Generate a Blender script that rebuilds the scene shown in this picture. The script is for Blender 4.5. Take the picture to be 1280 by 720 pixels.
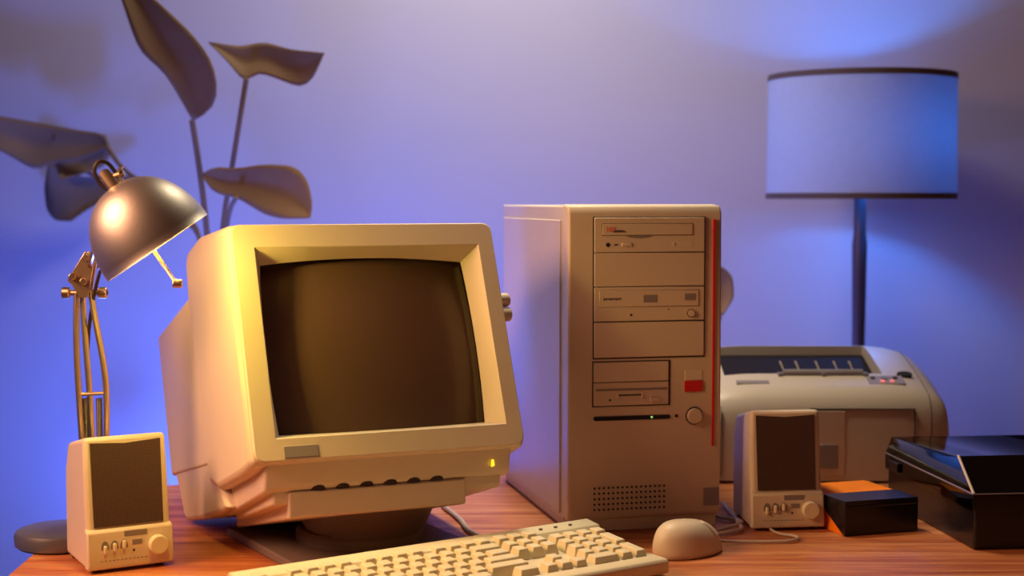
import bpy, bmesh, math, random
from mathutils import Vector, Matrix
random.seed(4)
R = math.radians
for o in list(bpy.data.objects): bpy.data.objects.remove(o)
SC = bpy.context.scene
COL = SC.collection

# ------------------------------------------------------------------ camera
EYE = Vector((0, 0, .41)); F = 1900.0; PITCH = math.atan(110/F)
cd = bpy.data.cameras.new('camera'); cam = bpy.data.objects.new('camera', cd); COL.objects.link(cam)
cd.sensor_width = 36; cd.lens = F/1280*36; cd.clip_start = .05
cam.location = EYE; cam.rotation_euler = (math.pi/2-PITCH, 0, 0)
cd.dof.use_dof = True; cd.dof.focus_distance = 1.74; cd.dof.aperture_fstop = 4.5
SC.camera = cam

# ------------------------------------------------------------------ colour, world, lights
vs = SC.view_settings
vs.view_transform = 'Standard'; vs.look = 'None'; vs.gamma = 1; vs.use_curve_mapping = False
vs.exposure = 0.0
wd = bpy.data.worlds.new('world'); SC.world = wd; wd.use_nodes = True
wd.node_tree.nodes['Background'].inputs[0].default_value = (.70, .30, .22, 1)
wd.node_tree.nodes['Background'].inputs[1].default_value = .095

def light(name, kind, loc, energy, color, size=.1, target=None, sizey=None, spot=None, blend=.5, spread=None):
    l = bpy.data.lights.new(name, kind); l.energy = energy; l.color = color
    if kind == 'AREA':
        l.size = size
        if sizey: l.shape = 'RECTANGLE'; l.size_y = sizey
        if spread: l.spread = R(spread)
    else: l.shadow_soft_size = size
    if kind == 'SPOT': l.spot_size = R(spot); l.spot_blend = blend
    o = bpy.data.objects.new(name, l); COL.objects.link(o); o.location = loc
    if target is not None:
        o.rotation_euler = (Vector(target)-Vector(loc)).to_track_quat('-Z', 'Y').to_euler()
    return o
# pale warm lamp above the desk, and an added wash for the wall
light('ceiling_lamp_light', 'AREA', (.0, 2.10, 1.22), 3.2, (1, .86, .58), .22, (.06, 1.96, .0), spread=88)
light('wall_wash_fill', 'AREA', (-.02, 2.42, 1.22), 5.2, (1, .88, .76), .22, (-.10, 2.90, .62))  # fill without a lamp of its own, added to brighten the upper wall
# saturated blue uplight on the floor side behind the desk
light('blue_uplight', 'POINT', (-.62, 2.36, -.14), 18.0, (.07, .17, 1), .06)
light('blue_uplight', 'AREA', (-.40, 2.70, -.35), 9.0, (.06, .13, 1), .7, (-.2, 3.0, .3), .1)
# warm room lamp at the left, in front of the desk
light('warm_room_light', 'AREA', (-1.08, 1.22, .82), 5.7, (1, .49, .27), .55, (.02, 1.70, -.06), spread=95)

# ------------------------------------------------------------------ helpers
def mat(name, color, rough=.5, metal=0, spec=.5, coat=0, noise=0, nscale=40, bump=0, trans=0, alpha=1, emis=None, estr=0, ior=1.45):
    m = bpy.data.materials.new(name); m.use_nodes = True
    nt = m.node_tree; b = nt.nodes['Principled BSDF']
    b.inputs['Base Color'].default_value = (*color, 1); b.inputs['Roughness'].default_value = rough
    b.inputs['Metallic'].default_value = metal; b.inputs['Specular IOR Level'].default_value = spec
    b.inputs['Coat Weight'].default_value = coat; b.inputs['Transmission Weight'].default_value = trans
    b.inputs['IOR'].default_value = ior
    if emis: b.inputs['Emission Color'].default_value = (*emis, 1); b.inputs['Emission Strength'].default_value = estr
    if noise or bump:
        tc = nt.nodes.new('ShaderNodeTexCoord'); n = nt.nodes.new('ShaderNodeTexNoise')
        n.inputs['Scale'].default_value = nscale; n.inputs['Detail'].default_value = 4
        nt.links.new(tc.outputs['Object'], n.inputs['Vector'])
        if noise:
            r = nt.nodes.new('ShaderNodeValToRGB')
            r.color_ramp.elements[0].position = .3; r.color_ramp.elements[1].position = .7
            r.color_ramp.elements[0].color = (*[c*(1-noise) for c in color], 1)
            r.color_ramp.elements[1].color = (*[min(1, c*(1+noise*.5)) for c in color], 1)
            nt.links.new(n.outputs['Fac'], r.inputs[0]); nt.links.new(r.outputs[0], b.inputs['Base Color'])
        if bump:
            n2 = nt.nodes.new('ShaderNodeTexNoise'); n2.inputs['Scale'].default_value = nscale*12
            nt.links.new(tc.outputs['Object'], n2.inputs['Vector'])
            bp = nt.nodes.new('ShaderNodeBump'); bp.inputs['Strength'].default_value = bump; bp.inputs['Distance'].default_value = .0004
            nt.links.new(n2.outputs['Fac'], bp.inputs['Height']); nt.links.new(bp.outputs[0], b.inputs['Normal'])
    return m

def obj(name, bm, m, parent=None, bevel=0, seg=2, smooth=True, angle=35, label=None):
    bmesh.ops.recalc_face_normals(bm, faces=bm.faces)
    me = bpy.data.meshes.new(name); bm.to_mesh(me); bm.free()
    for p in me.polygons: p.use_smooth = smooth
    me.materials.append(m)
    o = bpy.data.objects.new(name, me); COL.objects.link(o)
    if parent: o.parent = parent
    if bevel:
        b = o.modifiers.new('bevel', 'BEVEL'); b.width = bevel; b.segments = seg; b.limit_method = 'ANGLE'; b.angle_limit = R(30)
        b.harden_normals = False
    if smooth:
        me.set_sharp_from_angle(angle=R(angle if not bevel else 60))
    if label: o['label'] = label
    return o
def tag(o, label=None, cat=None, group=None, kind=None):
    if label: o['label'] = label
    if cat: o['category'] = cat
    if group: o['group'] = group
    if kind: o['kind'] = kind
    return o
def thing(name, label, cat, loc=(0, 0, 0), rz=0, group=None):
    o = bpy.data.objects.new(name, None); COL.objects.link(o); o.empty_display_size = .05
    o.location = loc; o.rotation_euler = (0, 0, R(rz)); return tag(o, label, cat, group)
def B(): return bmesh.new()
def box(bm, x0, x1, y0, y1, z0, z1):
    v = [bm.verts.new(c) for c in ((x0,y0,z0),(x1,y0,z0),(x1,y1,z0),(x0,y1,z0),(x0,y0,z1),(x1,y0,z1),(x1,y1,z1),(x0,y1,z1))]
    for f in ((0,1,2,3),(4,5,6,7),(0,1,5,4),(1,2,6,5),(2,3,7,6),(3,0,4,7)): bm.faces.new([v[i] for i in f])
    return bm
def frust(bm, x0, x1, y0, y1, z0, z1, ix, iy0, iy1):
    v = [bm.verts.new(c) for c in ((x0,y0,z0),(x1,y0,z0),(x1,y1,z0),(x0,y1,z0),(x0+ix,y0+iy0,z1),(x1-ix,y0+iy0,z1),(x1-ix,y1-iy1,z1),(x0+ix,y1-iy1,z1))]
    for f in ((0,1,2,3),(4,5,6,7),(0,1,5,4),(1,2,6,5),(2,3,7,6),(3,0,4,7)): bm.faces.new([v[i] for i in f])
    return bm
def loft(bm, loops, cap=True, close=True):
    vs_ = [[bm.verts.new(p) for p in l] for l in loops]; n = len(vs_[0])
    for a, b in zip(vs_, vs_[1:]):
        for i in range(n if close else n-1):
            j = (i+1) % n; bm.faces.new((a[i], a[j], b[j], b[i]))
    if cap: bm.faces.new(vs_[0]); bm.faces.new(vs_[-1])
    return bm
def prism(bm, prof, x0, x1):            # profile in (y, z) extruded along x
    return loft(bm, [[(x0, y, z) for y, z in prof], [(x1, y, z) for y, z in prof]])
def lathe(bm, prof, n=40, c=(0, 0, 0)):
    loops = [[(c[0]+r*math.cos(2*math.pi*i/n), c[1]+r*math.sin(2*math.pi*i/n), c[2]+z) for i in range(n)] for r, z in prof]
    return loft(bm, loops, cap=True)
def tube(bm, pts, r, n=10, smooth=0):
    pts = [Vector(p) for p in pts]
    for _ in range(smooth):
        q = [pts[0]]
        for a, b in zip(pts, pts[1:]): q += [a*.75+b*.25, a*.25+b*.75]
        pts = q+[pts[-1]]
    rr = r if isinstance(r, list) else [r]*len(pts)
    loops = []; up = None
    for i, p in enumerate(pts):
        d = (pts[min(i+1, len(pts)-1)]-pts[max(i-1, 0)]).normalized()
        if up is None: up = Vector((0, 0, 1)) if abs(d.z) < .9 else Vector((1, 0, 0))
        s = d.cross(up).normalized(); up = s.cross(d).normalized()
        loops.append([p+(s*math.cos(2*math.pi*k/n)+up*math.sin(2*math.pi*k/n))*rr[i] for k in range(n)])
    return loft(bm, loops)
def disc(bm, c, r, axis, h, n=28):      # cylinder from c along axis
    c = Vector(c); return tube(bm, [c, c+Vector(axis).normalized()*h], r, n)
def cut(o, bm):
    me = bpy.data.meshes.new('tmp'); bmesh.ops.recalc_face_normals(bm, faces=bm.faces); bm.to_mesh(me); bm.free()
    c = bpy.data.objects.new('tmp', me); COL.objects.link(c); c.matrix_world = Matrix.Identity(4)
    if o.parent: c.parent = o.parent
    md = o.modifiers.new('cut', 'BOOLEAN'); md.object = c; md.operation = 'DIFFERENCE'; md.solver = 'EXACT'
    bpy.context.view_layer.update()
    dg = bpy.context.evaluated_depsgraph_get(); nm = bpy.data.meshes.new_from_object(o.evaluated_get(dg))
    o.modifiers.clear(); o.data = nm; bpy.data.objects.remove(c)
    return o
def text(name, s, size, m, parent, matrix, ext=.0002, label=None):
    cu = bpy.data.curves.new(name, 'FONT'); cu.body = s; cu.size = size; cu.extrude = ext; cu.align_x = 'CENTER'; cu.align_y = 'CENTER'
    t = bpy.data.objects.new(name, cu); COL.objects.link(t); bpy.context.view_layer.update()
    me = bpy.data.meshes.new_from_object(t.evaluated_get(bpy.context.evaluated_depsgraph_get())); bpy.data.objects.remove(t)
    me.transform(matrix); me.materials.clear(); me.materials.append(m)
    o = bpy.data.objects.new(name, me); COL.objects.link(o); o.parent = parent
    if label: o['label'] = label
    return o
def at(px, py, Y):                      # point of the place seen in direction (px, py) at distance Y
    c, s = math.cos(PITCH), math.sin(PITCH)
    d = Vector(((px-640)/F, c+(360-py)/F*s, -s+(360-py)/F*c)); return EYE+d*(Y/d.y)

# ------------------------------------------------------------------ materials
M = {}
M['beige'] = mat('aged_beige_plastic', (.64, .53, .41), .42, bump=.15, noise=.04, nscale=9)
M['beige_light'] = mat('pale_beige_plastic', (.68, .57, .45), .45, bump=.12, noise=.03, nscale=12)
M['key'] = mat('keycap_plastic', (.74, .65, .46), .5, bump=.1)
M['case'] = mat('painted_steel_case', (.60, .55, .50), .38, bump=.1, noise=.03, nscale=10)
M['printer'] = mat('printer_plastic', (.60, .50, .41), .42, bump=.1)
M['grey'] = mat('grey_badge_plastic', (.25, .21, .21), .5, bump=.05)
M['seam'] = mat('dark_gap', (.05, .03, .025), .8, bump=.02)
M['brown'] = mat('dark_stand_plastic', (.16, .12, .10), .5, bump=.2)
M['black'] = mat('black_plastic', (.008, .007, .010), .22, bump=.02)
M['blacktray'] = mat('charcoal_plastic', (.022, .016, .018), .75, spec=.08, bump=.05)
M['red'] = mat('red_plastic', (.62, .015, .02), .45, bump=.05)
M['redprint'] = mat('red_print', (.70, .12, .08), .5, bump=.02)
M['darkprint'] = mat('dark_print', (.09, .07, .08), .5, bump=.02)
M['orange'] = mat('orange_plastic', (.90, .22, .008), .8, spec=.15, noise=.06, nscale=30)
M['steel'] = mat('brushed_steel', (.50, .45, .41), .46, metal=1, bump=.2, nscale=20)
M['brass'] = mat('worn_steel_rod', (.74, .56, .34), .34, metal=1, noise=.12, nscale=30)
M['castiron'] = mat('grey_lamp_base', (.20, .19, .22), .38, metal=.6, bump=.2)
M['cable'] = mat('dark_cable', (.05, .035, .03), .5, bump=.05)
M['cablegrey'] = mat('grey_cable', (.50, .40, .36), .5, bump=.05)
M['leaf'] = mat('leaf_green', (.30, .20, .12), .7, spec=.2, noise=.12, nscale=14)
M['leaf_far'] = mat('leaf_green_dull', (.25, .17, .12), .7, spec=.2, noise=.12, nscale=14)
M['clay'] = mat('clay_pot', (.35, .14, .08), .8, noise=.15, nscale=20)
M['soil'] = mat('soil', (.03, .02, .012), .95, noise=.5, nscale=60)
M['shade_trim'] = mat('brown_shade_trim', (.10, .07, .06), .7, bump=.1)
M['pole'] = mat('dark_pole_metal', (.10, .08, .10), .4, metal=.6, bump=.05)
M['bulb'] = mat('warm_bulb_glass', (1, .7, .3), .3, emis=(1, .62, .18), estr=30, bump=.01)
M['bulbblue'] = mat('blue_bulb_glass', (.4, .5, 1), .3, emis=(.12, .25, 1), estr=6, bump=.01)
M['led'] = mat('amber_led', (1, .6, 0), .3, emis=(1, .62, .02), estr=1.6, bump=.01)
M['ledg'] = mat('green_led', (.3, 1, .3), .3, emis=(.35, .8, .15), estr=.9, bump=.01)
M['ledr'] = mat('red_led', (1, .3, .25), .3, emis=(1, .16, .13), estr=.55, bump=.01)
M['glass'] = mat('crt_glass', (.125, .068, .055), .36, spec=.7, coat=.15, bump=.01)
M['jack'] = mat('black_hole', (.012, .01, .01), .8, bump=.01)

def wall_mat():
    m = mat('painted_wall', (.62, .60, .66), .75, noise=.02, nscale=3, bump=.1); return m
M['wall'] = wall_mat()
def fabric():
    m = bpy.data.materials.new('linen_lamp_shade'); m.use_nodes = True; nt = m.node_tree; nt.nodes.clear()
    out = nt.nodes.new('ShaderNodeOutputMaterial'); mx = nt.nodes.new('ShaderNodeMixShader'); mx.inputs[0].default_value = .26
    d = nt.nodes.new('ShaderNodeBsdfDiffuse'); t = nt.nodes.new('ShaderNodeBsdfTranslucent')
    tc = nt.nodes.new('ShaderNodeTexCoord'); w = nt.nodes.new('ShaderNodeTexNoise'); w.inputs['Scale'].default_value = 90
    r = nt.nodes.new('ShaderNodeValToRGB'); r.color_ramp.elements[0].color = (.50, .56, .62, 1); r.color_ramp.elements[1].color = (.56, .62, .68, 1)
    nt.links.new(tc.outputs['Object'], w.inputs['Vector']); nt.links.new(w.outputs['Fac'], r.inputs[0])
    nt.links.new(r.outputs[0], d.inputs[0]); nt.links.new(r.outputs[0], t.inputs[0])
    nt.links.new(d.outputs[0], mx.inputs[1]); nt.links.new(t.outputs[0], mx.inputs[2]); nt.links.new(mx.outputs[0], out.inputs[0]); return m
M['shade'] = fabric()
def wood():
    m = bpy.data.materials.new('varnished_wood'); m.use_nodes = True; nt = m.node_tree; b = nt.nodes['Principled BSDF']
    tc = nt.nodes.new('ShaderNodeTexCoord'); mp = nt.nodes.new('ShaderNodeMapping')
    mp.inputs['Scale'].default_value = (1.3, 22, 22); mp.inputs['Rotation'].default_value = (0, 0, R(-3))
    n = nt.nodes.new('ShaderNodeTexNoise'); n.inputs['Scale'].default_value = 2.2; n.inputs['Detail'].default_value = 9; n.inputs['Roughness'].default_value = .62; n.inputs['Distortion'].default_value = .5
    r = nt.nodes.new('ShaderNodeValToRGB'); e = r.color_ramp.elements
    e[0].position = .32; e[0].color = (.30, .065, .02, 1); e[1].position = .68; e[1].color = (.64, .29, .12, 1)
    x = e.new(.5); x.color = (.50, .165, .06, 1)
    # fine dark pores
    mp2 = nt.nodes.new('ShaderNodeMapping'); mp2.inputs['Scale'].default_value = (5, 160, 160)
    n2 = nt.nodes.new('ShaderNodeTexNoise'); n2.inputs['Scale'].default_value = 3; n2.inputs['Detail'].default_value = 3
    r2 = nt.nodes.new('ShaderNodeValToRGB'); r2.color_ramp.elements[0].position = .30; r2.color_ramp.elements[0].color = (.55, .5, .45, 1); r2.color_ramp.elements[1].position = .46; r2.color_ramp.elements[1].color = (1, 1, 1, 1)
    # board joints every 11 cm
    sx = nt.nodes.new('ShaderNodeSeparateXYZ'); md = nt.nodes.new('ShaderNodeMath'); md.operation = 'PINGPONG'; md.inputs[1].default_value = .055
    gt = nt.nodes.new('ShaderNodeMath'); gt.operation = 'GREATER_THAN'; gt.inputs[1].default_value = .0007
    mr = nt.nodes.new('ShaderNodeMapRange'); mr.inputs['To Min'].default_value = .45; mr.inputs['To Max'].default_value = 1
    mu = nt.nodes.new('ShaderNodeMix'); mu.data_type = 'RGBA'; mu.blend_type = 'MULTIPLY'; mu.inputs[0].default_value = 1
    mu2 = nt.nodes.new('ShaderNodeMix'); mu2.data_type = 'RGBA'; mu2.blend_type = 'MULTIPLY'; mu2.inputs[0].default_value = 1
    L = nt.links.new
    L(tc.outputs['Object'], mp.inputs[0]); L(tc.outputs['Object'], mp2.inputs[0]); L(mp.outputs[0], n.inputs['Vector']); L(mp2.outputs[0], n2.inputs['Vector'])
    L(n.outputs['Fac'], r.inputs[0]); L(n2.outputs['Fac'], r2.inputs[0]); L(tc.outputs['Object'], sx.inputs[0]); L(sx.outputs['Y'], md.inputs[0]); L(md.outputs[0], gt.inputs[0]); L(gt.outputs[0], mr.inputs[0])
    L(r.outputs[0], mu.inputs[6]); L(r2.outputs[0], mu.inputs[7]); L(mu.outputs[2], mu2.inputs[6]); L(mr.outputs[0], mu2.inputs[7]); L(mu2.outputs[2], b.inputs['Base Color'])
    b.inputs['Roughness'].default_value = .48; b.inputs['Specular IOR Level'].default_value = .3
    return m
M['wood'] = wood()
def grille():
    m = bpy.data.materials.new('speaker_mesh'); m.use_nodes = True; nt = m.node_tree; b = nt.nodes['Principled BSDF']
    tc = nt.nodes.new('ShaderNodeTexCoord'); v = nt.nodes.new('ShaderNodeTexVoronoi'); v.inputs['Scale'].default_value = 520; v.inputs['Randomness'].default_value = 0
    r = nt.nodes.new('ShaderNodeValToRGB'); r.color_ramp.elements[0].position = .3; r.color_ramp.elements[0].color = (.012, .008, .008, 1); r.color_ramp.elements[1].position = .5; r.color_ramp.elements[1].color = (.12, .06, .05, 1)
    mp = nt.nodes.new('ShaderNodeMapping'); mp.inputs['Scale'].default_value = (1, 0, 1); nt.links.new(tc.outputs['Object'], mp.inputs[0]); nt.links.new(mp.outputs[0], v.inputs['Vector']); nt.links.new(v.outputs['Distance'], r.inputs[0]); nt.links.new(r.outputs[0], b.inputs['Base Color'])
    b.inputs['Roughness'].default_value = .55; return m
M['grille'] = grille()
def smoked():
    m = bpy.data.materials.new('smoked_acrylic'); m.use_nodes = True; nt = m.node_tree; nt.nodes.clear()
    out = nt.nodes.new('ShaderNodeOutputMaterial'); mx = nt.nodes.new('ShaderNodeMixShader'); g = nt.nodes.new('ShaderNodeBsdfGlossy'); t = nt.nodes.new('ShaderNodeBsdfTransparent')
    fr = nt.nodes.new('ShaderNodeFresnel'); fr.inputs[0].default_value = 1.5
    t.inputs[0].default_value = (.30, .27, .30, 1); g.inputs['Roughness'].default_value = .06
    nt.links.new(fr.outputs[0], mx.inputs[0]); nt.links.new(t.outputs[0], mx.inputs[1]); nt.links.new(g.outputs[0], mx.inputs[2]); nt.links.new(mx.outputs[0], out.inputs[0]); return m
M['smoked'] = smoked()

# ------------------------------------------------------------------ the setting
WY = 3.02; FZ = -.74
tag(obj('wall_back', box(B(), -2.3, 1.5, WY, WY+.08, FZ, 2.3), M['wall']), 'plain painted back wall', kind='structure')
tag(obj('wall_left', box(B(), -2.3, -2.22, -.6, WY, FZ, 2.3), M['wall']), 'plain painted left wall', kind='structure')
tag(obj('floor', box(B(), -2.3, 1.5, -.6, WY+.08, FZ-.05, FZ), mat('floor_boards', (.20, .12, .08), .5, noise=.2, nscale=6)), 'brown floor', kind='structure')

# ------------------------------------------------------------------ desk
desk = thing('desk', 'long reddish brown wooden desk carrying all the computer equipment', 'desk', (.15, 1.8, FZ))
def dl(x, y): return (x-.15, y-1.8)
poly = [(-.535, 1.25), (.92, 1.25), (.92, 2.58), (-.575, 2.150)]
bm = B(); loft(bm, [[(*dl(x, y), -FZ-.032) for x, y in poly], [(*dl(x, y), -FZ) for x, y in poly]])
obj('desktop', bm, M['wood'], desk, .003)
for x, y in ((-.46, 1.33), (.86, 1.33), (.86, 2.46), (-.48, 2.10)):
    X, Y_ = dl(x, y); obj('leg', frust(B(), X-.025, X+.025, Y_-.025, Y_+.025, 0, -FZ-.032, 0, 0, 0), M['wood'], desk, .003)

# ------------------------------------------------------------------ CRT monitor
MO = Vector((-.1276, 1.65008, .12942)); yaw, tilt = R(24.217), R(21.89)
mr_ = Vector((math.cos(yaw), math.sin(yaw), 0)); back = Vector((-math.sin(yaw), math.cos(yaw), 0)); Z = Vector((0, 0, 1))
mb_ = back*math.cos(tilt)-Z*math.sin(tilt); mu_ = Z*math.cos(tilt)+back*math.sin(tilt)
mon = thing('crt_monitor', 'beige tilted CRT monitor with a dark blank screen on its square stand', 'monitor', (-.196, 1.80, 0), 30)
MM = Matrix(((mr_.x, mb_.x, mu_.x, MO.x), (mr_.y, mb_.y, mu_.y, MO.y), (mr_.z, mb_.z, mu_.z, MO.z), (0, 0, 0, 1)))
bpy.context.view_layer.update()
ML = mon.matrix_world.inverted() @ MM
def mobj(name, bm, m, parent=mon, **k):
    bm.transform(ML); return obj(name, bm, m, parent, **k)
HH = .2763
# outer shell, wide front section
sh = mobj('housing', prism(B(), [(.004, .002), (.004, HH-.002), (.14, .312), (.205, .318), (.220, .305), (.226, .262), (.212, .055), (.208, .027), (.164, .010), (.054, .001)], -.16, .16), M['beige'], bevel=.009, seg=4)
c_ = box(B(), -.140, .142, -.02, .07, .018, .256); c_.transform(ML); sh = cut(sh, c_)
# rear body, tapering
rb = B()
loft(rb, [[(-.157, .21, .05), (-.157, .21, .262), (-.12, .21, .300), (.12, .21, .300), (.157, .21, .262), (.157, .21, .05)],
          [(-.157, .43, .085), (-.157, .437, .278), (-.125, .437, .292), (.125, .437, .292), (.157, .437, .278), (.157, .43, .085)]])
rear = mobj('rear_housing', rb, M['beige'], bevel=.004)
ty = B(); prism(ty, [(.20, .056), (.423, .090), (.400, .060), (.385, .022), (.372, .014), (.29, .000), (.20, -.012), (.15, -.014)], -.155, .155)
mobj('lower_housing', ty, M['beige'], bevel=.006, seg=3)
# bezel ring with bevelled recess
def rrect(P, c, r):
    u0, u1, h0, h1 = c; out = []
    for u, h in P:
        cu = min(max(u, u0+r), u1-r); ch = min(max(h, h0+r), h1-r); d = Vector((u-cu, h-ch))
        if abs(d.x) > 1e-6 and abs(d.y) > 1e-6: d = d.normalized()*r; u, h = cu+d.x, ch+d.y
        out.append((u, h))
    return out
def side_pts(c, bow, n=60):    # closed loop: bottom, right, top, left ; c = (u0,u1,h0,h1), bow = outward bow per side
    u0, u1, h0, h1 = c; P = []
    for i in range(n): t = i/n; P.append((u0+(u1-u0)*t, h0-bow[0]*4*t*(1-t)))
    for i in range(n): t = i/n; P.append((u1+bow[1]*4*t*(1-t), h0+(h1-h0)*t))
    for i in range(n): t = i/n; P.append((u1-(u1-u0)*t, h1+bow[2]*4*t*(1-t)))
    for i in range(n): t = i/n; P.append((u0-bow[3]*4*t*(1-t), h1-(h1-h0)*t))
    return P
z4 = (0, 0, 0, 0)
outer = (-.1565, .1565, .0035, HH-.0035); op = (-.131, .136, .029, .245); gl = (-.121, .121, .037, .232)
lo = lambda c, b, bow=z4: [(u, b, h) for u, h in (side_pts(c, bow) if c[0] > -.15 else rrect(side_pts(c, bow), c, .010))]
bz = B()
loft(bz, [lo(outer, .006), lo(outer, -.0005), lo((outer[0]+.0015, outer[1]-.0015, outer[2]+.0015, outer[3]-.0015), -.002), lo((op[0]-.001, op[1]+.001, op[2]-.001, op[3]+.001), -.002), lo(op, -.001), lo(gl, .022, (.001, .004, .007, .004)), lo((gl[0]-.004, gl[1]+.004, gl[2]-.004, gl[3]+.004), .032, (.001, .004, .007, .004))], cap=False)
mobj('bezel', bz, M['beige'], angle=25)
g = B(); n = 24
grid = [[g.verts.new((-.132+.264*i/n, .024+.018*((2*i/n-1)**2*1.0+(2*j/n-1)**2*.7), .026+.217*j/n)) for i in range(n+1)] for j in range(n+1)]
for j in range(n):
    for i in range(n): g.faces.new((grid[j][i], grid[j][i+1], grid[j+1][i+1], grid[j+1][i]))
scr = mobj('screen', g, M['glass'], label='dark curved glass')
sd = scr.modifiers.new('thick', 'SOLIDIFY'); sd.thickness = .004; sd.offset = -1
mobj('nameplate', box(B(), -.1245, -.0865, -.0030, -.0015, .0065, .0195), M['grey'], bevel=.0006, label='blank grey nameplate')
# control strip and steps under the bezel
mobj('control_strip', prism(B(), [(.008, .006), (.022, -.021), (.027, -.0235), (.20, -.014), (.22, .03), (.05, .03)], -.1435, .1435), M['beige'], bevel=.003)
mobj('power_light', box(B(), 1195e-4, .1215, .0135, .022, -.0155, -.0085), M['led'], label='lit amber light')
mobj('dial_strip', prism(B(), [(.024, -.015), (.031, -.034), (.036, -.0365), (.20, -.020), (.20, .0)], -.133, .133), M['beige'], bevel=.003)
for k in range(6):
    u = -.083+.0275*k
    mobj('thumb_dial', disc(B(), (u, .0295, -.0212), .0085, (0, 0, -1), .0028), M['seam'])
mobj('neck_block', prism(B(), [(.024, -.025), (.034, -.0525), (.270, -.017), (.262, .0)], -.117, .089), M['beige'], bevel=.0025)
# swivel bowl and square stand (stand is level on the desk)
w = B(); lathe(w, [(.060, .018), (.068, .019), (.073, .028), (.080, .044), (.088, .060), (.088, .066)], 48, (.012, -.022, 0)); obj('swivel_bowl', w, M['brown'], mon)
w = B(); lathe(w, [(.070, .008), (.076, .0085), (.076, .020), (.072, .024), (.040, .024)], 48, (.008, -.016, 0)); obj('swivel_ring', w, M['brown'], mon)
obj('stand_plate', frust(B(), -.1125, .1125, -.115, .115, 0, .010, .001, .001, .001), M['brown'], mon, .002)
# small round catch on the right flank
k = B(); disc(k, (.157, .030, .186), .0085, (1, 0, 0), .0225); kn = mobj('side_hook_and_shadow', k, M['beige_light'], bevel=.004, seg=3)
k = B(); disc(k, (.157, .030, .168), .0085, (1, 0, 0), .0215); mobj('side_hook_and_shadow', k, M['beige'], bevel=.003, label='disc in place of the brown shadow below the catch')  # lower disc stands in for the brown shadow under the catch

# ------------------------------------------------------------------ tower
TW, TH, TD = .1975, .405, .37
tow = thing('computer_tower', 'tall beige computer tower standing right of the monitor', 'computer', (.069, 1.846, 0), 13)
def to(name, bm, m, parent=tow, **k): return obj(name, bm, m, parent, **k)
to('case', box(B(), .0015, TW-.0015, .030, TD, .010, TH-.002), M['case'], bevel=.002, label='painted metal case')
to('side_panel', box(B(), -.0006, .003, .042, TD-.012, .018, TH-.020), M['case'], bevel=.0008)
to('base_plinth', box(B(), .004, TW-.003, .006, TD-.006, .0, .0165), M['beige'], bevel=.002)
bz = to('front_bezel', prism(B(), [(.004, .0155), (.001, .02), (.000, .2), (.0015, TH-.012), (.007, TH-.002), (.031, TH), (.031, .0155)], 0, TW), M['beige'], bevel=.0045, seg=3)
fy = -.0004
seams = B()
def rect(bm, u0, u1, h0, h1, y0, y1): return box(bm, u0, u1, y0, y1, h0, h1)
to('bay_frame', rect(B(), .0305, .1752, .2150, .3895, fy, .012), M['seam'])
def panel(name, u0, u1, h0, h1, y=-.0016, m='beige', **k): return to(name, rect(B(), u0, u1, h0, h1, y, .010), M[m], bevel=.0007, **k)
UL, UR = .0320, .1738
bh = [.3885, .3455, .3035, .2605, .2162]
drive = panel('optical_drive', UL, UR, bh[1]+.0007, bh[0]); panel('bay_cover', UL, UR, bh[2]+.0007, bh[1]-.0004)
burner = panel('optical_drive', UL, UR, bh[3]+.0010, bh[2]-.0004); panel('bay_cover', UL, UR, bh[4]+.0007, bh[3]-.0006)
cov2 = None
def sub(name, parent, bm, m, **k): return obj(name, bm, M[m], parent, **k)
# upper drive: tray door, jack, volume wheel, button
sub('tray_gap', drive, rect(B(), .0415, .1585, .3665, .3815, -.0019, -.001), 'seam')
tr = sub('disc_tray', drive, rect(B(), .0421, .1579, .3672, .3809, -.0024, -.001), 'beige', bevel=.0004)
FR = lambda u, h, y: Matrix.Translation((u, y, h)) @ Matrix.Rotation(math.pi/2, 4, 'X')
text('speed_mark', '10X', .0085, M['redprint'], drive, FR(.0525, .3738, -.0026), label='faint red lettering')
b_ = B(); loft(b_, [[(.055+.0085*(1-math.cos(math.pi*i/12)), y, .3705+.0028*math.sin(math.pi*i/12)) for i in range(13)] for y in (-.0028, -.0022)])
sub('logo_swoosh', drive, b_, 'darkprint')
b_ = B(); loft(b_, [[(.072+.017*(1-math.cos(math.pi*i/12)), y, .3664-.0030*math.sin(math.pi*i/12)) for i in range(13)] for y in (-.0020, -.0012)])
sub('finger_notch', drive, b_, 'grey')
sub('headphone_jack', drive, disc(B(), (.0490, -.0020, .3553), .0026, (0, 1, 0), .001), 'jack')
sub('volume_slot', drive, rect(B(), .0570, .0615, .3545, .3561, -.0020, -.001), 'jack')
sub('eject_button', drive, rect(B(), .0665, .0790, .3533, .3575, -.0028, -.001), 'beige_light', bevel=.0006)
sub('disc_logo', drive, rect(B(), .1310, .1580, .3525, .3585, -.0018, -.001), 'beige_light', bevel=.0004)
sub('disc_logo', drive, rect(B(), .1345, .1360, .3535, .3575, -.0020, -.001), 'grey')
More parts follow.
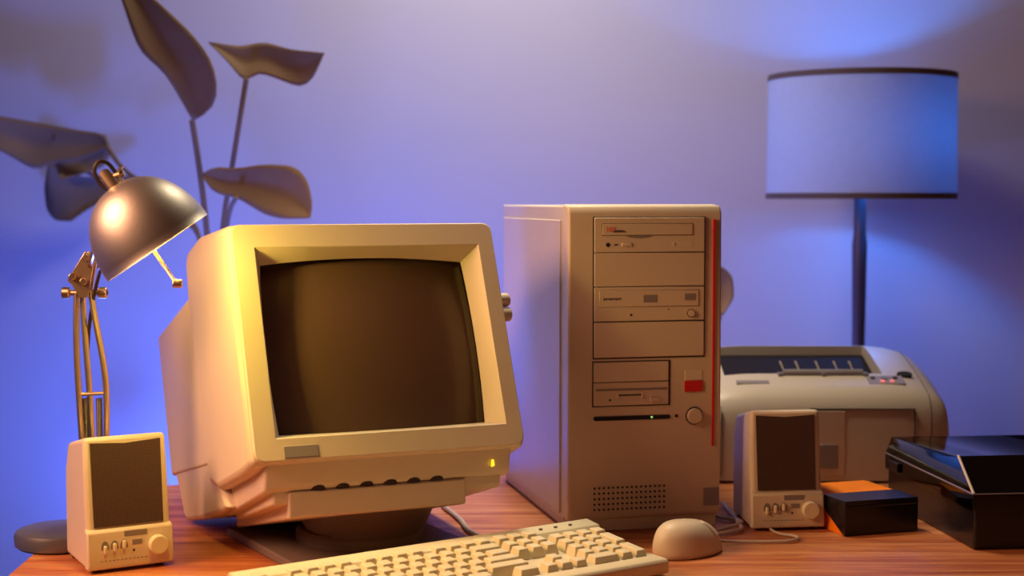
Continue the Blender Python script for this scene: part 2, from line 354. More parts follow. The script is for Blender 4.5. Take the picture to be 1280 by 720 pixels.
# lower drive
sub('tray_gap', burner, rect(B(), .0372, .1672, .2785, .2995, -.0019, -.001), 'grey', bevel=.001)
sub('disc_tray', burner, rect(B(), .0378, .1666, .2791, .2989, -.0024, -.001), 'beige', bevel=.0008)
b_ = B()
for i in range(9): rect(b_, .0435+i*.0026, .0453+i*.0026, .2872+.0004*(i % 3), .2902, -.0026, -.0022)
sub('maker_mark', burner, b_, 'darkprint')
sub('disc_badge', burner, rect(B(), .0945, .1120, .2842, .2935, -.0027, -.0022), 'grey')
sub('disc_badge', burner, rect(B(), .1480, .1620, .2862, .2945, -.0027, -.0022), 'grey')
sub('busy_light', burner, disc(B(), (.0790, -.0020, .2690), .0014, (0, 1, 0), .001), 'jack')
sub('pinhole', burner, disc(B(), (.1270, -.0020, .2752), .0009, (0, 1, 0), .001), 'seam')
sub('button_ring', burner, disc(B(), (.1565, -.0020, .2700), .0052, (0, 1, 0), .001), 'seam')
sub('eject_button', burner, disc(B(), (.1565, -.0038, .2700), .0042, (0, 1, 0), .003), 'beige_light')
# floppy bays
to('floppy_frame', rect(B(), .0300, .1305, .1560, .2125, fy, .012), M['seam'])
panel('bay_cover', .0315, .1280, .1868, .2110)
fl = panel('floppy_drive', .0315, .1280, .1575, .1858)
sub('disk_slot', fl, rect(B(), .034, .1260, .1758, .1785, -.0019, -.001), 'grey')
sub('disk_slot', fl, rect(B(), .0630, .0925, .1693, .1710, -.0020, -.001), 'seam')
sub('slot_lip', fl, rect(B(), .0610, .0635, .1655, .1725, -.0030, -.001), 'beige_light', bevel=.0004)
sub('slot_lip', fl, rect(B(), .0925, .0950, .1655, .1735, -.0030, -.001), 'beige_light', bevel=.0004)
sub('eject_button', fl, rect(B(), .1040, .1160, .1610, .1665, -.0040, -.001), 'beige', bevel=.0006)
sub('activity_light', fl, disc(B(), (.0525, -.0020, .1645), .0014, (0, 1, 0), .001), 'jack')
# indicator bar, holes, buttons
ib = B(); loft(ib, [[(.0345+c*.0026 if s < 0 else .1285+c*.0026, y, .1415+q*.0026) for s, c, q in [(-1, math.cos(R(90+180*i/8)), math.sin(R(90+180*i/8))) for i in range(9)]+[(1, math.cos(R(-90+180*i/8)), math.sin(R(-90+180*i/8))) for i in range(9)]] for y in (-.0008, .004)])
bar = to('indicator_bar', ib, M['jack'], label='dark indicator window with green light')
sub('power_light', bar, disc(B(), (.1065, -.0012, .1418), .0013, (0, 1, 0), .001), 'ledg', label='lit green light')
to('reset_hole', disc(B(), (.1390, -.0006, .1420), .0021, (0, 1, 0), .003), M['jack'])
to('button_ring', disc(B(), (.1622, -.0008, .1415), .0112, (0, 1, 0), .004), M['seam'])
pb = to('power_button', disc(B(), (.1622, -.0050, .1415), .0098, (0, 1, 0), .008), M['beige'], bevel=.0015, seg=3)
to('badge', rect(B(), .1495, .1725, .1860, .1990, -.0005, .003), M['beige_light'], bevel=.0005)
to('badge', rect(B(), .1490, .1730, .1720, .1855, -.0014, .003), M['red'], bevel=.0005, label='red badge')
to('accent_strip', prism(B(), [(-.0012, .103), (-.0012, .386), (.006, .387), (.006, .102)], .1855, .1883), M['red'], label='thin red vertical strip')
vh = B()
for r_ in range(5):
    for c_ in range(16): disc(vh, (.0335+c_*.0060, -.0004, .0285+r_*.0067), .0013, (0, 1, 0), .002, 10)
to('vent_holes', vh, M['jack'])
to('sticker', rect(B(), .1755, .1955, .0280, .0500, -.0007, .003), M['grey'], label='grey square sticker')

# ------------------------------------------------------------------ speakers
def speaker(label, loc, rz, w, mate):
    t = thing('speaker', label, 'speaker', loc, rz, 'pair of small desktop speakers')
    h, d, ln = .1500, .105, .016
    f = lambda z: ln*z/h
    b = B()
    loft(b, [[(0, f(z), z), (w, f(z), z), (w-.004, d, z), (.004, d, z)] for z in (.003, .05, .10)]+[[(.001, f(h), h-.001), (w-.001, f(h), h-.001), (w-.006, d-.006, h-.0175), (.006, d-.006, h-.0175)]])
    obj('cabinet', b, M['beige_light'], t, .005, 3)
    b = B(); n_ = 10
    lo1 = [(.0085+(w-.017)*i/n_, .0028+.0-0.0, .0495) for i in range(n_+1)]
    loft(b, [[(.0085, f(.050)-.0015, .050), (w-.0085, f(.050)-.0015, .050), (w-.008, f(.1435)-.0015, .1425), (w/2, f(.1435)-.0015, .1400), (.008, f(.1435)-.0015, .1425)],
             [(.0085, f(.050)+.006, .050), (w-.0085, f(.050)+.006, .050), (w-.008, f(.1435)+.006, .1425), (w/2, f(.1435)+.006, .1400), (.008, f(.1435)+.006, .1425)]])
    obj('grille', b, M['grille'], t)
    b = B(); prism(b, [(-.003, .004), (-.004, .010), (f(.045)-.005, .046), (f(.048)+.002, .0490), (.010, .0490), (.010, .004)], -.001, w+.001)
    pn = obj('control_panel', b, M['beige_light'], t, .002)
    fp = lambda z: -.004+(f(.045)-.001)*(z-.010)/.036
    for i, u in enumerate((.0185, .0290, .0395)):
        z = .0275
        s1 = B(); disc(s1, (u, fp(z)-.0002, z), .0052, (0, 1, 0), .002); bmesh.ops.scale(s1, verts=s1.verts, vec=(.85, 1, 1.55), space=Matrix.Translation((-u, 0, -z))); obj('slider_well', s1, M['grey'], t)
        s1 = B(); box(s1, u-.0017, u+.0017, fp(z)-.0035, fp(z)+.001, z-.004+.002*(i-1), z+.005+.002*(i-1)); obj('slider', s1, M['key'], t, .0008)
    b = B(); disc(b, (w-.0175, fp(.026)+.003, .026), .0108, (0, -1, 0), .0105); obj('volume_knob', b, M['key'], t, .0015, 3)
    b = B(); box(b, .0405, .0660, fp(.041)-.0006, fp(.041)+.001, .0385, .0445); obj('name_plate', b, M['grey'], t)
    b = B(); box(b, .0490, .0600, fp(.031)-.0006, fp(.031)+.001, .0285, .0340); obj('badge', b, M['grey'], t)
    b = B(); disc(b, (.0505, fp(.0225)-.0004, .0225), .0012, (0, 1, 0), .001); obj('power_light', b, M['jack'], t)
    b = B()
    for i in range(12): box(b, .013+i*.0045, .0155+i*.0045, fp(.014)-.0004, fp(.014)+.001, .0135, .0143)
    obj('scale_marks', b, M['grey'], t)
    for x in (.012, w-.012):
        for y in (.012, d-.015): obj('foot', lathe(B(), [(.005, 0), (.005, .004)], 16, (x, y, 0)), M['black'], t)
    return t
speaker('beige speaker in front of the lamp base, left of the monitor', (-.464, 1.643, 0), 31, .095, None)
speaker('beige speaker between the computer tower and the small black box', (.297, 1.862, 0), 7, .091, None)

# ------------------------------------------------------------------ keyboard
kb = thing('keyboard', 'beige full-size keyboard lying in front of the monitor and tower', 'keyboard', (.1715, 1.637, 0), 34.9)
KW, KD = .452, .150
def ktop(y): return .0195+.0195*(y/KD)
bd = prism(B(), [(.0015, .003), (0, .006), (0, .016), (.003, .0195), (.030, .0200), (.040, .0175), (.118, .0275), (.123, .0360), (KD-.004, .0390), (KD, .036), (KD, .004)], -KW, 0)
obj('case', bd, M['key'], kb, .0015)
KU = .01905; ky0 = .0335
def kz(y): return .0170+.0115*((y-.035)/.09)
caps = {}
def keycap(x, y, w, d=1):
    key = (w, d)
    if key not in caps:
        b = B(); W = w*KU-.0012; D = d*KU-.0014
        frust(b, .0006, .0006+W, .0006, .0006+D, 0, .0115, .0030, .0034, .0012)
        o = obj('keycap', b, M['key'], kb, .0008, 2); caps[key] = o
    else:
        o = caps[key].copy(); COL.objects.link(o); o.parent = kb
    o.location = (x, y, kz(y)); o.rotation_euler = (R(5), 0, 0)
x0 = -KW+.012
rows = [  # y row, list of (start unit, width)
 (0, [(0, 1.5), (2, 1.5), (3.5, 7), (10.5, 1.5), (13.5, 1.5)]),
 (1, [(0, 2.25)]+[(2.25+i, 1) for i in range(10)]+[(12.25, 2.75)]),
 (2, [(0, 1.75)]+[(1.75+i, 1) for i in range(11)]+[(12.75, 2.25)]),
 (3, [(0, 1.5)]+[(1.5+i, 1) for i in range(12)]+[(13.5, 1.5)]),
 (4, [(i, 1) for i in range(13)]+[(13, 2)]),
]
for r_, ks in rows:
    for u, w_ in ks: keycap(x0+u*KU, ky0-.0225+.0115+r_*KU*.93, w_)
yf = ky0-.011+5*KU*.93+.004
def ky(r_): return ky0-.011+r_*KU*.93
for u in [0]+[2+i for i in range(4)]+[6.5+i for i in range(4)]+[11+i for i in range(4)]: keycap(x0+u*KU, yf-.002, 1)
nx = x0+15.3*KU
for r_ in (3, 4): 
    for i in range(3): keycap(nx+i*KU, ky(r_), 1)
for i in range(3): keycap(nx+i*KU, yf-.002, 1)
keycap(nx+KU, ky(1), 1)
for i in range(3): keycap(nx+i*KU, ky(0), 1)
px_ = nx+3.3*KU
keycap(px_, ky(0), 2); keycap(px_+2*KU, ky(0), 1)
for r_ in (1, 2, 3, 4):
    for i in range(3): keycap(px_+i*KU, ky(r_), 1)
keycap(px_+3*KU, ky(0), 1, 1.9); keycap(px_+3*KU, ky(2), 1, 1.9); keycap(px_+3*KU, ky(4), 1)
b = B()
for i in range(3): box(b, px_+.006+i*.021, px_+.010+i*.021, .131, .133, .0375, .0392)
obj('lock_light', b, M['grey'], kb)
obj('cable', tube(B(), [(-.150, KD-.004, .02), (-.148, KD+.006, .012), (-.150, KD+.014, .004), (-.165, KD+.020, .004), (-.19, KD+.035, .004), (-.200, KD+.075, .004), (-.20, KD+.12, .004), (-.22, KD+.17, .004)], .0022, 8, 3), M['cable'], kb)

# ------------------------------------------------------------------ mouse
mo = thing('computer_mouse', 'beige rounded computer mouse at the right end of the keyboard', 'mouse', (.204, 1.748, 0), -48)
b = B(); loops = []
L_, W_, H_ = .056, .034, .039
for k in range(0, 13):
    t = k/12; a = t*math.pi/2; zz = H_*math.sin(a)
    sc_ = math.cos(a)**.62 if k < 12 else .02
    loops.append([(W_*sc_*(1+.05*math.sin(q*1))*math.cos(q), L_*sc_*math.sin(q)-.006*math.sin(a), .002+zz*(1-.12*math.sin(q)*sc_)) for q in [2*math.pi*i/36 for i in range(36)]])
loft(b, [[(x*.93, y*.93, 0) for x, y, z in loops[0]]]+loops)
obj('shell', b, M['beige_light'], mo, angle=80)
obj('cable', tube(B(), [(-.004, .048, .010), (-.004, .062, .006), (.010, .085, .003), (.040, .120, .003), (.060, .150, .003), (.045, .175, .003), (.015, .165, .003), (-.02, .19, .003)], .0018, 8, 3), M['cablegrey'], mo)
def msurf(t, q, e=0):
    a = t*math.pi/2; sc_ = math.cos(a)**.62; zz = H_*math.sin(a)
    return Vector(((W_*sc_*(1+.05*math.sin(q))+e)*math.cos(q), L_*sc_*math.sin(q)-.006*math.sin(a)+e*math.sin(q), .002+zz*(1-.12*math.sin(q)*sc_)+e*t))
for q0, q1 in ((30, 87), (93, 150)):
    loft_ = []
    for e in (-.001, .0007):
        ed = [msurf(.30, R(q0+(q1-q0)*i/8), e) for i in range(9)]+[msurf(.30+.5*i/8, R(q1), e) for i in range(1, 9)]+[msurf(.80, R(q1+(q0-q1)*i/8), e) for i in range(1, 9)]+[msurf(.80-.5*i/8, R(q0), e) for i in range(1, 8)]
    b = B(); G = [[b.verts.new(msurf(.30+.5*j/8, R(q0+(q1-q0)*i/8), .0007)) for i in range(9)] for j in range(9)]
    for j in range(8):
        for i in range(8): b.faces.new((G[j][i], G[j][i+1], G[j+1][i+1], G[j+1][i]))
    o = obj('button', b, M['beige_light'], mo); sd = o.modifiers.new('thick', 'SOLIDIFY'); sd.thickness = .0012; sd.offset = -1
mo.scale = (.9, .9, .97)

# ------------------------------------------------------------------ loose cables
cb = obj('cable', tube(B(), [(-.075, 2.13, .004), (-.098, 2.02, .004), (-.075, 1.95, .004), (-.062, 1.90, .004), (-.055, 1.85, .004), (-.03, 1.80, .004)], .003, 8, 3), M['cablegrey'])
tag(cb, 'pale cable curving over the desk between monitor stand and tower', 'cable')
cb = obj('cable', tube(B(), [(.245, 1.99, .004), (.262, 1.93, .004), (.285, 1.915, .004), (.292, 1.89, .006), (.265, 1.862, .004), (.245, 1.84, .004), (.25, 1.83, .004), (.28, 1.85, .004), (.287, 1.87, .004), (.283, 2.02, .004)], .0026, 8, 3), M['cablegrey'])
tag(cb, 'grey cable looped on the desk between tower and right speaker', 'cable')

# ------------------------------------------------------------------ desk lamp
la = thing('desk_lamp', 'metal swing-arm desk lamp with domed shade, lit, left of the monitor', 'desk lamp', (-.535, 1.788, 0))
LV = Vector((-.535, 1.788, 0))
def lp(px, py, Y): return at(px, py, Y)-LV
obj('base', lathe(B(), [(.050, 0), (.054, .003), (.055, .014), (.053, .019), (.048, .021), (.02, .023), (.012, .024)], 56), M['castiron'], la)
obj('base_bracket', lathe(B(), [(.007, .022), (.007, .050), (.005, .056)], 20, (.030, 0, 0)), M['brass'], la)
for Yo, P in ((1.785, [(96, 366), (95, 430), (99, 500), (106, 600)]), (1.80, [(103, 366), (107, 430), (113, 500), (118, 600)]), (1.785, [(113, 362), (119, 400), (130, 455), (134, 500), (132, 600)])):
    pts = [lp(x, y, Yo) for x, y in P]+[Vector((.030+.003*(1 if P[0][0] > 100 else -1), 0, .052))]
    obj('lower_arm', tube(B(), pts, .0036, 10, 2), M['brass'], la)
obj('cross_pin', tube(B(), [lp(101, 493, 1.785), lp(133, 491, 1.785)], .0022), M['brass'], la)
for x in (107, 124):
    pts = [lp(x, 498, 1.79), lp(x+1.5, 590, 1.79)]; b = B()
    N = 90; hel = []
    tube(b, pts, .0030, 10)
    for i in range(N*6+1):
        t = i/(N*6); c = pts[0].lerp(pts[1], t); a = 2*math.pi*i/6*.5; hel.append(c+Vector((math.cos(a), math.sin(a), 0))*.0036)
    tube(b, hel[::1], .0007, 4); obj('spring', b, M['pole'], la)
j0, j1 = lp(78, 366, 1.785), lp(134, 366, 1.785)
obj('joint_bolt', tube(B(), [j0, j1], .0034), M['brass'], la)
for p, q in ((j0, j0+Vector((.009, 0, 0))), (j1, j1-Vector((.010, 0, 0)))): obj('joint_knob', tube(B(), [p, q], .0068, 16), M['brass'], la, .001)
b = B()
for s_ in (-.007, .007):
    p = [lp(101, 372, 1.785), lp(112, 372, 1.785), lp(120, 322, 1.785), lp(108, 314, 1.785), lp(86, 350, 1.785), lp(92, 356, 1.785)]
    loft(b, [[q+Vector((0, s_, 0)) for q in p], [q+Vector((0, s_+.0025, 0)) for q in p]])
obj('elbow_bracket', b, M['brass'], la, .0006)
for x, y in ((90, 346), (107, 322), (104, 352)): obj('elbow_bolt', tube(B(), [lp(x, y, 1.768), lp(x, y, 1.80)], .0042, 12), M['brass'], la, .0006)
# upper arm swings forward from the elbow to the shade
hk = lp(146, 242, 1.575)
for dx in (-.006, .006): obj('upper_arm', tube(B(), [lp(118, 334, 1.785)+Vector((dx, 0, 0)), hk+Vector((dx, 0, 0))], .0032), M['brass'], la)
# shade
C0 = lp(197, 309, 1.55); ax = Vector((.56, .10, -.83)).normalized()
side = ax.orthogonal().normalized(); oth = ax.cross(side)
def dome(rs, flip=False):
    b = B(); n_ = 56; loops = []
    for r_, a_ in rs: loops.append([C0-ax*a_+(side*math.cos(2*math.pi*i/n_)+oth*math.sin(2*math.pi*i/n_))*r_ for i in range(n_)])
    return b, loops
RR, HHd = .0605, .075
prof = [(RR*math.cos(a)**.88, HHd*math.sin(a)**.96) for a in [R(90*i/16) for i in range(16)]]+[(.004, HHd)]
inn = [(max(.003, r_-.0015), a_-.0015*(a_ > .001)) for r_, a_ in reversed(prof)]
b, loops = dome([(RR+.0006, -.0008)]+prof); b2, loops2 = dome(inn+[(RR-.0012, -.0008)])
loft(b, loops+loops2, cap=False)
obj('lamp_shade', b, M['steel'], la, angle=60, label='brushed metal dome')
bu = obj('bulb', lathe(B(), [(.004, 0), (.008, .0), (.013, .010), (.016, .022), (.0165, .032), (.013, .042), (.006, .047), (.001, .048)], 20), M['bulb'], la, label='glowing warm bulb')
q = ax.to_track_quat('Z', 'Y'); bu.rotation_mode = 'QUATERNION'; bu.rotation_quaternion = q; bu.location = C0-ax*.056
obj('bulb_socket', tube(B(), [C0-ax*.070, C0-ax*.046], .011, 20), M['blacktray'], la)
obj('shade_handle', tube(B(), [C0-ax*.02+Vector((.002, -.03, 0)), lp(221, 355, 1.49)], .0019), M['brass'], la)
p = lp(222, 356, 1.49); obj('handle_tip', tube(B(), [p-Vector((.0045, 0, -.001)), p+Vector((.0045, 0, .001))], .0042, 14), M['brass'], la, .001)
tip = C0-ax*HHd
obj('shade_neck', tube(B(), [tip+ax*.004, tip-ax*.014, hk], .0062, 14), M['brass'], la)
obj('wing_nut', tube(B(), [lp(128, 226, 1.56), lp(155, 216, 1.56)], .0036, 10), M['brass'], la)
b = B(); 
for s_ in (-1, 1): loft(b, [[lp(150+s_*1, 219+s_*2, 1.556)+Vector((0, o_, 0)), lp(150-s_*5, 219+s_*12, 1.556)+Vector((0, o_, 0)), lp(152+s_*5, 219+s_*9, 1.556)+Vector((0, o_, 0))] for o_ in (-.002, .002)])
obj('wing_nut', b, M['brass'], la)
obj('power_cord', tube(B(), [lp(140, 240, 1.57), lp(126, 232, 1.56), lp(116, 214, 1.555), lp(122, 201, 1.555), lp(134, 202, 1.56), lp(145, 216, 1.57), lp(160, 236, 1.60), lp(150, 300, 1.62), lp(125, 330, 1.76), lp(108, 420, 1.81), lp(112, 520, 1.82), Vector((.030, .02, .024))], .0022, 8, 3), M['cable'], la)
ll = light('desk_lamp_light', 'POINT', tuple(C0-ax*.020+LV), 5.0, (1, .76, .12), .016)
ll.parent = la; ll.location = C0-ax*.012

# ------------------------------------------------------------------ laser printer
pr = thing('laser_printer', 'beige laser printer behind the right speaker with a dark paper output slot', 'printer', (.451, 2.18, 0))
b = B(); loops = []
PW = .186
base_prof = [(0, .004), (.0, .085), (.002, .105), (.008, .122), (.020, .134), (.036, .140), (.090, .158), (.150, .174), (.190, .181), (.215, .180), (.232, .170), (.238, .150), (.238, .004)]
for x, zt, yi in [(-PW, .76, .020), (-PW+.004, .83, .012), (-PW+.014, .895, .006), (-PW+.03, .95, .003), (-PW+.05, .98, .001), (-PW+.075, .995, 0), (-PW+.10, 1, 0), (PW-.10, 1, 0), (PW-.075, .995, 0), (PW-.05, .98, .001), (PW-.03, .95, .003), (PW-.014, .895, .006), (PW-.004, .83, .012), (PW, .76, .020)]:
    loops.append([(x, yi+y*(1-yi*2/.238), .004+(z-.004)*zt) for y, z in base_prof])
loft(b, loops)
body = obj('housing', b, M['printer'], pr, angle=32)
c_ = B(); prism(c_, [(.072, .1485), (.074, .130), (.205, .118), (.205, .30), (.072, .30)], -.135, .100); body = cut(body, c_)
for p_ in body.data.polygons: p_.use_smooth = True
body.data.set_sharp_from_angle(angle=R(32)); 
obj('output_tray', prism(B(), [(.074, .1305), (.074, .1335), (.100, .136), (.196, .166), (.203, .166), (.203, .1195)], -.1345, .0995), M['blacktray'], pr, label='dark paper output slot')
rl = obj('output_rollers', tube(B(), [(-.048, .070, .1530), (.070, .070, .1530)], .0058, 14), M['grey'], pr, label='grey roller bar')
for x in (-.045, -.022, .008, .035, .058): obj('paper_finger', loft(B(), [[(x, .072, .152), (x, .078, .152), (x-.006, .080, .170), (x-.008, .079, .170)], [(x+.0015, .072, .152), (x+.0015, .078, .152), (x-.0045, .080, .170), (x-.0065, .079, .170)]]), M['beige_light'], pr)
for x in (-.052, .012, .074): obj('roller_mount', box(B(), x-.004, x+.004, .062, .075, .143, .154), M['grey'], pr, .001)
# panels on the sloped deck: slope z = .140 at y=.036 to .158 at y=.090
sl = lambda y: .140+(y-.036)/3
def deck(name, x0, x1, y0, y1, m, t=.0008, **k):
    b = B(); loft(b, [[(x0, y0, sl(y0)-.002), (x1, y0, sl(y0)-.002), (x1, y1, sl(y1)-.002), (x0, y1, sl(y1)-.002)], [(x0, y0, sl(y0)+t), (x1, y0, sl(y0)+t), (x1, y1, sl(y1)+t), (x0, y1, sl(y1)+t)]])
    return obj(name, b, M[m], pr, **k)
deck('label_plate', -.121, -.073, .038, .048, 'grey')
M['panelgrey'] = mat('printer_panel_grey', (.30, .25, .24), .5, bump=.05)
deck('control_panel', .073, .127, .037, .064, 'panelgrey', bevel=.001)
for x, y, m, r_ in ((.082, .055, 'seam', .0035), (.099, .055, 'grey', .005), (.115, .055, 'seam', .0035), (.094, .044, 'ledr', .0034), (.108, .044, 'ledr', .0034)):
    obj('button', disc(B(), (x, y, sl(y)), r_, (0, -.316, .949), .0022), M[m], pr)
b = B(); disc(b, (.1325, .070, sl(.070)-.003), .009, (0, -.316, .949), .0042); bmesh.ops.scale(b, verts=b.verts, vec=(1.25, .7, 1), space=Matrix.Translation((-.1325, -.070, 0))); obj('lever_recess', b, M['jack'], pr)
# seams on the front
b = B()
for z0, z1, x0_, x1_ in ((.1085, .1093, -.020, .131), (.010, .109, .1305, .1312), (.010, .109, -.0205, -.0198), (.010, .112, -.149, -.1484)): box(b, x0_, x1_, -.0007, .004, z0, z1)
obj('front_seam', b, M['seam'], pr)
b = B(); pts = [(.153, .004+yy, z) for yy, z in ((-.0042, .006), (-.0042, .07), (-.001, .095), (.006, .112), (.020, .124), (.040, .131), (.090, .149), (.150, .164))]
obj('paper_door', box(B(), -.018, .030, -.0012, .003, .012, .106), M['printer'], pr, .0008)
obj('door_handle_shade', box(B(), -.012, .020, -.0022, .003, .022, .058), M['grey'], pr, .0015)  # grey box paints the dark shade of the handle recess
for s_ in (-1, 1): obj('cap_seam', tube(B(), [(s_*(PW-.03), .003+y*(1-.006/.238), .004+(z-.004)*.95) for y, z in base_prof[:11]], .0006, 6), M['seam'], pr)

# ------------------------------------------------------------------ disk storage box (right edge)
db = thing('disk_storage_box', 'large black disk storage box with a smoked clear lid at the right edge', 'disk box', (.541, 1.760, 0), 6)
obj('base', box(B(), 0, .205, 0, .29, 0, .052), M['black'], db, .004, 3)
def ring(x0, x1, y0, y1, z): return [(x0, y0, z), (x1, y0, z), (x1, y1, z), (x0, y1, z)]
b = B()
outer_ = [ring(-.003, .208, -.003, .293, .046), ring(-.003, .208, -.003, .293, .066), ring(.003, .202, .058, .290, 0)]
outer_[2] = [(.004, .062, .101), (.201, .062, .101), (.201, .286, .088), (.004, .286, .088)]
inner_ = [[(.006, .064, .098), (.199, .064, .098), (.199, .284, .085), (.006, .284, .085)], ring(0, .205, 0, .290, .0645), ring(0, .205, 0, .290, .046)]
vs_ = outer_+inner_
loft(b, vs_, cap=False)
v1 = [v for v in b.verts]
b.faces.new(v1[8:12]); b.faces.new(v1[12:16])
obj('lid', b, M['smoked'], db, .0012, label='smoked clear lid')
b = B(); tube(b, [(-.002, -.002, .067), (.0045, .061, .1015)], .0017, 8); obj('lid_corner_glint', b, mat('acrylic_corner_glint', (.62, .52, .46), .15, spec=.8, bump=.01), db, label='highlight on the front corner of the lid, given as pale colour')  # pale colour paints the highlight along this lid edge
b = B(); tube(b, [(-.003, .290, .067), (-.003, -.003, .067)], .0012, 8); tube(b, [(-.003, -.003, .067), (.208, -.003, .067)], .0009, 8)
M['clear'] = mat('clear_acrylic_edge', (.16, .13, .15), .12, spec=.8, bump=.01)
obj('lid_rim', b, M['clear'], db, label='pale catching edge of the lid')
obj('divider', prism(B(), [(.09, .052), (.105, .088), (.109, .088), (.096, .052)], .012, .192), M['blacktray'], db, .001)
obj('divider', prism(B(), [(.18, .052), (.195, .082), (.199, .082), (.186, .052)], .012, .192), M['blacktray'], db, .001)
obj('label_holder', box(B(), .0, .002, .055, .11, .054, .078), M['blacktray'], db, .0006)
obj('hinge', box(B(), -.007, .0, .235, .270, .050, .062), M['black'], db, .001)

# ------------------------------------------------------------------ small orange box in a black lid
sb = thing('floppy_disk_case', 'small orange case in a glossy black lid between right speaker and storage box', 'disk case', (.406, 1.832, 0), 18)
obj('inner_case', box(B(), .001, .0995, .002, .120, 0, .0432), M['orange'], sb, .001, label='orange inner case')
b = B(); prism(b, [(-.001, .001), (-.001, .0435), (.052, .0435), (.052, .0415), (.060, .030), (.004, .001)], -.001, .1015)
obj('lid', b, M['black'], sb, .0012, 3, label='glossy black lid')
obj('lid_lip', tube(B(), [(.0, -.0015, .0365), (.1005, -.0015, .0365)], .0014, 8), M['black'], sb)

# ------------------------------------------------------------------ drum lamp
fl_ = thing('drum_lamp', 'tall lamp with a pale blue-lit drum shade behind the printer', 'lamp', (.629, 2.75, FZ))
h0 = .412-FZ; h1 = .634-FZ; sr = .166
b = B(); loft(b, [[(r_*math.cos(2*math.pi*i/64), r_*math.sin(2*math.pi*i/64), z) for i in range(64)] for r_, z in ((sr+.002, h0), (sr, h1), (sr-.0015, h1), (sr+.0005, h0), (sr+.002, h0))], cap=False)
obj('lamp_shade', b, M['shade'], fl_, label='pale fabric drum shade')
for z, r_ in ((h0, sr+.003), (h1-.010, sr+.001)):
    b = B(); loft(b, [[(q_*math.cos(2*math.pi*i/64), q_*math.sin(2*math.pi*i/64), zz) for i in range(64)] for q_, zz in ((r_, z), (r_, z+.010), (r_-.0045, z+.010), (r_-.0045, z), (r_, z))], cap=False)
    obj('shade_trim', b, M['shade_trim'], fl_, label='brown trim band')
obj('pole', lathe(B(), [(.0115, .03), (.0115, .9), (.013, 1.02), (.0135, 1.07), (.011, 1.09), (.011, h0+.05)], 20), M['pole'], fl_)
obj('base', lathe(B(), [(.12, 0), (.125, .006), (.12, .018), (.02, .032), (.012, .034)], 40), M['pole'], fl_)
obj('bulb', lathe(B(), [(.012, 0), (.014, .02), (.028, .05), (.030, .07), (.02, .09), (.002, .1)], 20, (0, 0, h0+.05)), M['bulbblue'], fl_, label='glowing blue bulb')
b = B()
for a in (0, 120, 240): tube(b, [(0, 0, h1-.02), (sr*math.cos(R(a)), sr*math.sin(R(a)), h1-.004)], .0015, 6)
tube(b, [(0, 0, h0+.04), (.04, 0, h0+.09), (.03, 0, h1-.03), (0, 0, h1-.02)], .0015, 6)
obj('shade_carrier', b, M['pole'], fl_)
l2 = light('drum_lamp_light', 'POINT', (0, 0, 0), 6.3, (.035, .25, 1), .022); l2.parent = fl_; l2.location = (0.03, -.035, (h0+h1)/2+.005)

# ------------------------------------------------------------------ plants
def leaf_mesh(Lc, Rc, Y0, fold, curl, loc, n=18):
    def res(c):
        P = [Vector((x, y, 0)) for x, y in c]; d = [0]
        for a, b_ in zip(P, P[1:]): d.append(d[-1]+(b_-a).length)
        out = []
        for i in range(n+1):
            s = d[-1]*i/n; k = max(j for j in range(len(d)) if d[j] <= s+1e-6); k = min(k, len(P)-2)
            t = (s-d[k])/max(1e-6, d[k+1]-d[k]); out.append(P[k].lerp(P[k+1], t))
        for _ in range(1): out = [out[0]]+[(out[i-1]+2*out[i]+out[i+1])/4 for i in range(1, n)]+[out[-1]]
        return out
    A, C = res(Lc), res(Rc); b = B(); m_ = 8; G = []
    for i in range(n+1):
        row = []
        for j in range(m_+1):
            t = j/m_; p = A[i].lerp(C[i], t); w_ = (A[i]-C[i]).length/110
            Y = Y0+fold*(1-abs(2*t-1))*w_+curl*math.sin(math.pi*i/n)+.0
            row.append(b.verts.new(at(p.x, p.y, Y)-loc))
        G.append(row)
    for i in range(n):
        for j in range(m_): b.faces.new((G[i][j], G[i][j+1], G[i+1][j+1], G[i+1][j]))
    bmesh.ops.remove_doubles(b, verts=b.verts, dist=.0002)
    return b
def leaf(parent, Lc, Rc, Y0, fold=.02, curl=.03, m='leaf'):
    o = obj('leaf', leaf_mesh(Lc, Rc, Y0, fold, curl, Vector(parent.location)), M[m], parent, angle=60)
    s = o.modifiers.new('thick', 'SOLIDIFY'); s.thickness = .0015; return o
def pot(t, r, h):
    obj('pot', lathe(B(), [(r*.7, 0), (r*.95, h*.9), (r, h*.9), (r, h), (r*.9, h), (r*.88, h-.02)], 36), M['clay'], t)
    obj('soil', lathe(B(), [(r*.86, h-.03), (r*.87, h-.018)], 30), M['soil'], t)
pl = thing('potted_plant', 'tall dark plant with large leaves behind the monitor and desk lamp', 'plant', (-.46, 2.66, FZ)); PV = Vector(pl.location)
pot(pl, .13, .24)
leaf(pl, [(128, -60), (152, 0), (165, 40), (175, 65), (205, 90), (222, 118), (241, 152)], [(128, -60), (195, 0), (240, 42), (264, 74), (273, 110), (267, 136), (241, 152)], 2.52, .02, -.03)
leaf(pl, [(260, 52), (300, 58), (330, 52), (365, 62), (406, 66)], [(262, 55), (285, 78), (306, 104), (322, 90), (345, 98), (378, 111), (392, 98), (405, 68)], 2.54, .02, .02)
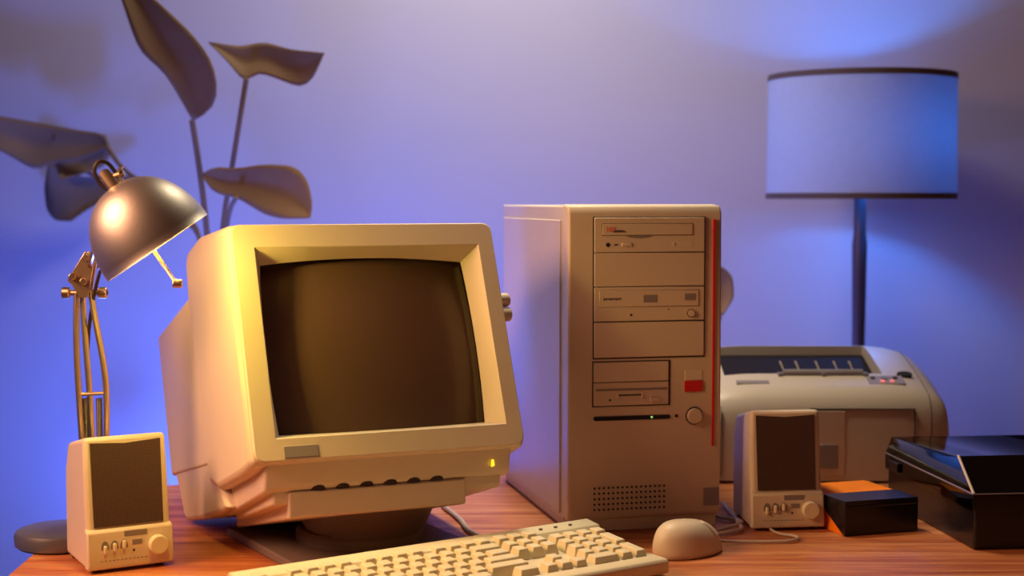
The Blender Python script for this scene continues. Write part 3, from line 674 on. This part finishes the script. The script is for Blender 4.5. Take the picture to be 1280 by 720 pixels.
leaf(pl, [(254, 216), (268, 207), (292, 211), (330, 205), (368, 207), (384, 222), (392, 258), (388, 272)], [(254, 222), (262, 236), (274, 244), (296, 247), (330, 268), (352, 274), (388, 273)], 2.50, .02, .02)
leaf(pl, [(-30, 140), (0, 145), (40, 152), (100, 163), (133, 167), (135, 183)], [(-30, 180), (0, 188), (45, 214), (62, 205), (100, 200), (135, 184)], 2.84, .02, .02)
leaf(pl, [(66, 170), (66, 200), (76, 224)], [(132, 168), (140, 190), (130, 208), (110, 216), (78, 225)], 2.86, .02, .02)
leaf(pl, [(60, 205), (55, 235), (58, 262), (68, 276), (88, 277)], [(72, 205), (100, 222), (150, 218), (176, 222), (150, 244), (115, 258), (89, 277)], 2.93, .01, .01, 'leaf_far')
root = Vector((-.46, 2.66, FZ+.22))-PV
for pts, r_, Ys in (([(240, 150), (248, 200), (256, 262), (262, 330), (255, 450)], .0052, 2.53), ([(308, 98), (298, 160), (288, 222), (278, 280), (268, 450)], .0046, 2.54), ([(296, 246), (286, 262), (276, 340), (262, 450)], .0040, 2.51), ([(133, 182), (155, 215), (200, 240), (256, 285), (266, 460)], .0042, 2.84), ([(100, 212), (160, 236), (210, 262), (262, 300), (270, 460)], .0036, 2.90), ([(170, 222), (205, 240), (260, 300), (268, 460)], .0032, 2.90)):
    P = [at(x, y, Ys+(2.66-Ys)*i/len(pts))-PV for i, (x, y) in enumerate(pts)]
    obj('stem', tube(B(), P+[root+Vector((0, 0, .2)), root], r_, 8, 2), M['leaf'], pl)
leaf(pl, [(128, 610), (134, 575), (158, 556)], [(130, 612), (172, 600), (160, 556)], 2.66, .01, .0)  # unseen leaf added behind the speaker to cast the low wall shadow
p2 = thing('potted_plant', 'small plant mostly hidden behind the tower, one dark leaf showing', 'plant', (.30, 2.66, FZ)); pot(p2, .09, .18)
leaf(p2, [(880, 330), (884, 360), (890, 385), (903, 394)], [(882, 328), (905, 334), (916, 346), (918, 372), (904, 394)], 2.66, .02, .01)
obj('stem', tube(B(), [at(900, 392, 2.66)-Vector(p2.location), Vector((0.0, 0, .6)), Vector((0, 0, .16))], .004, 8, 2), M['leaf'], p2)
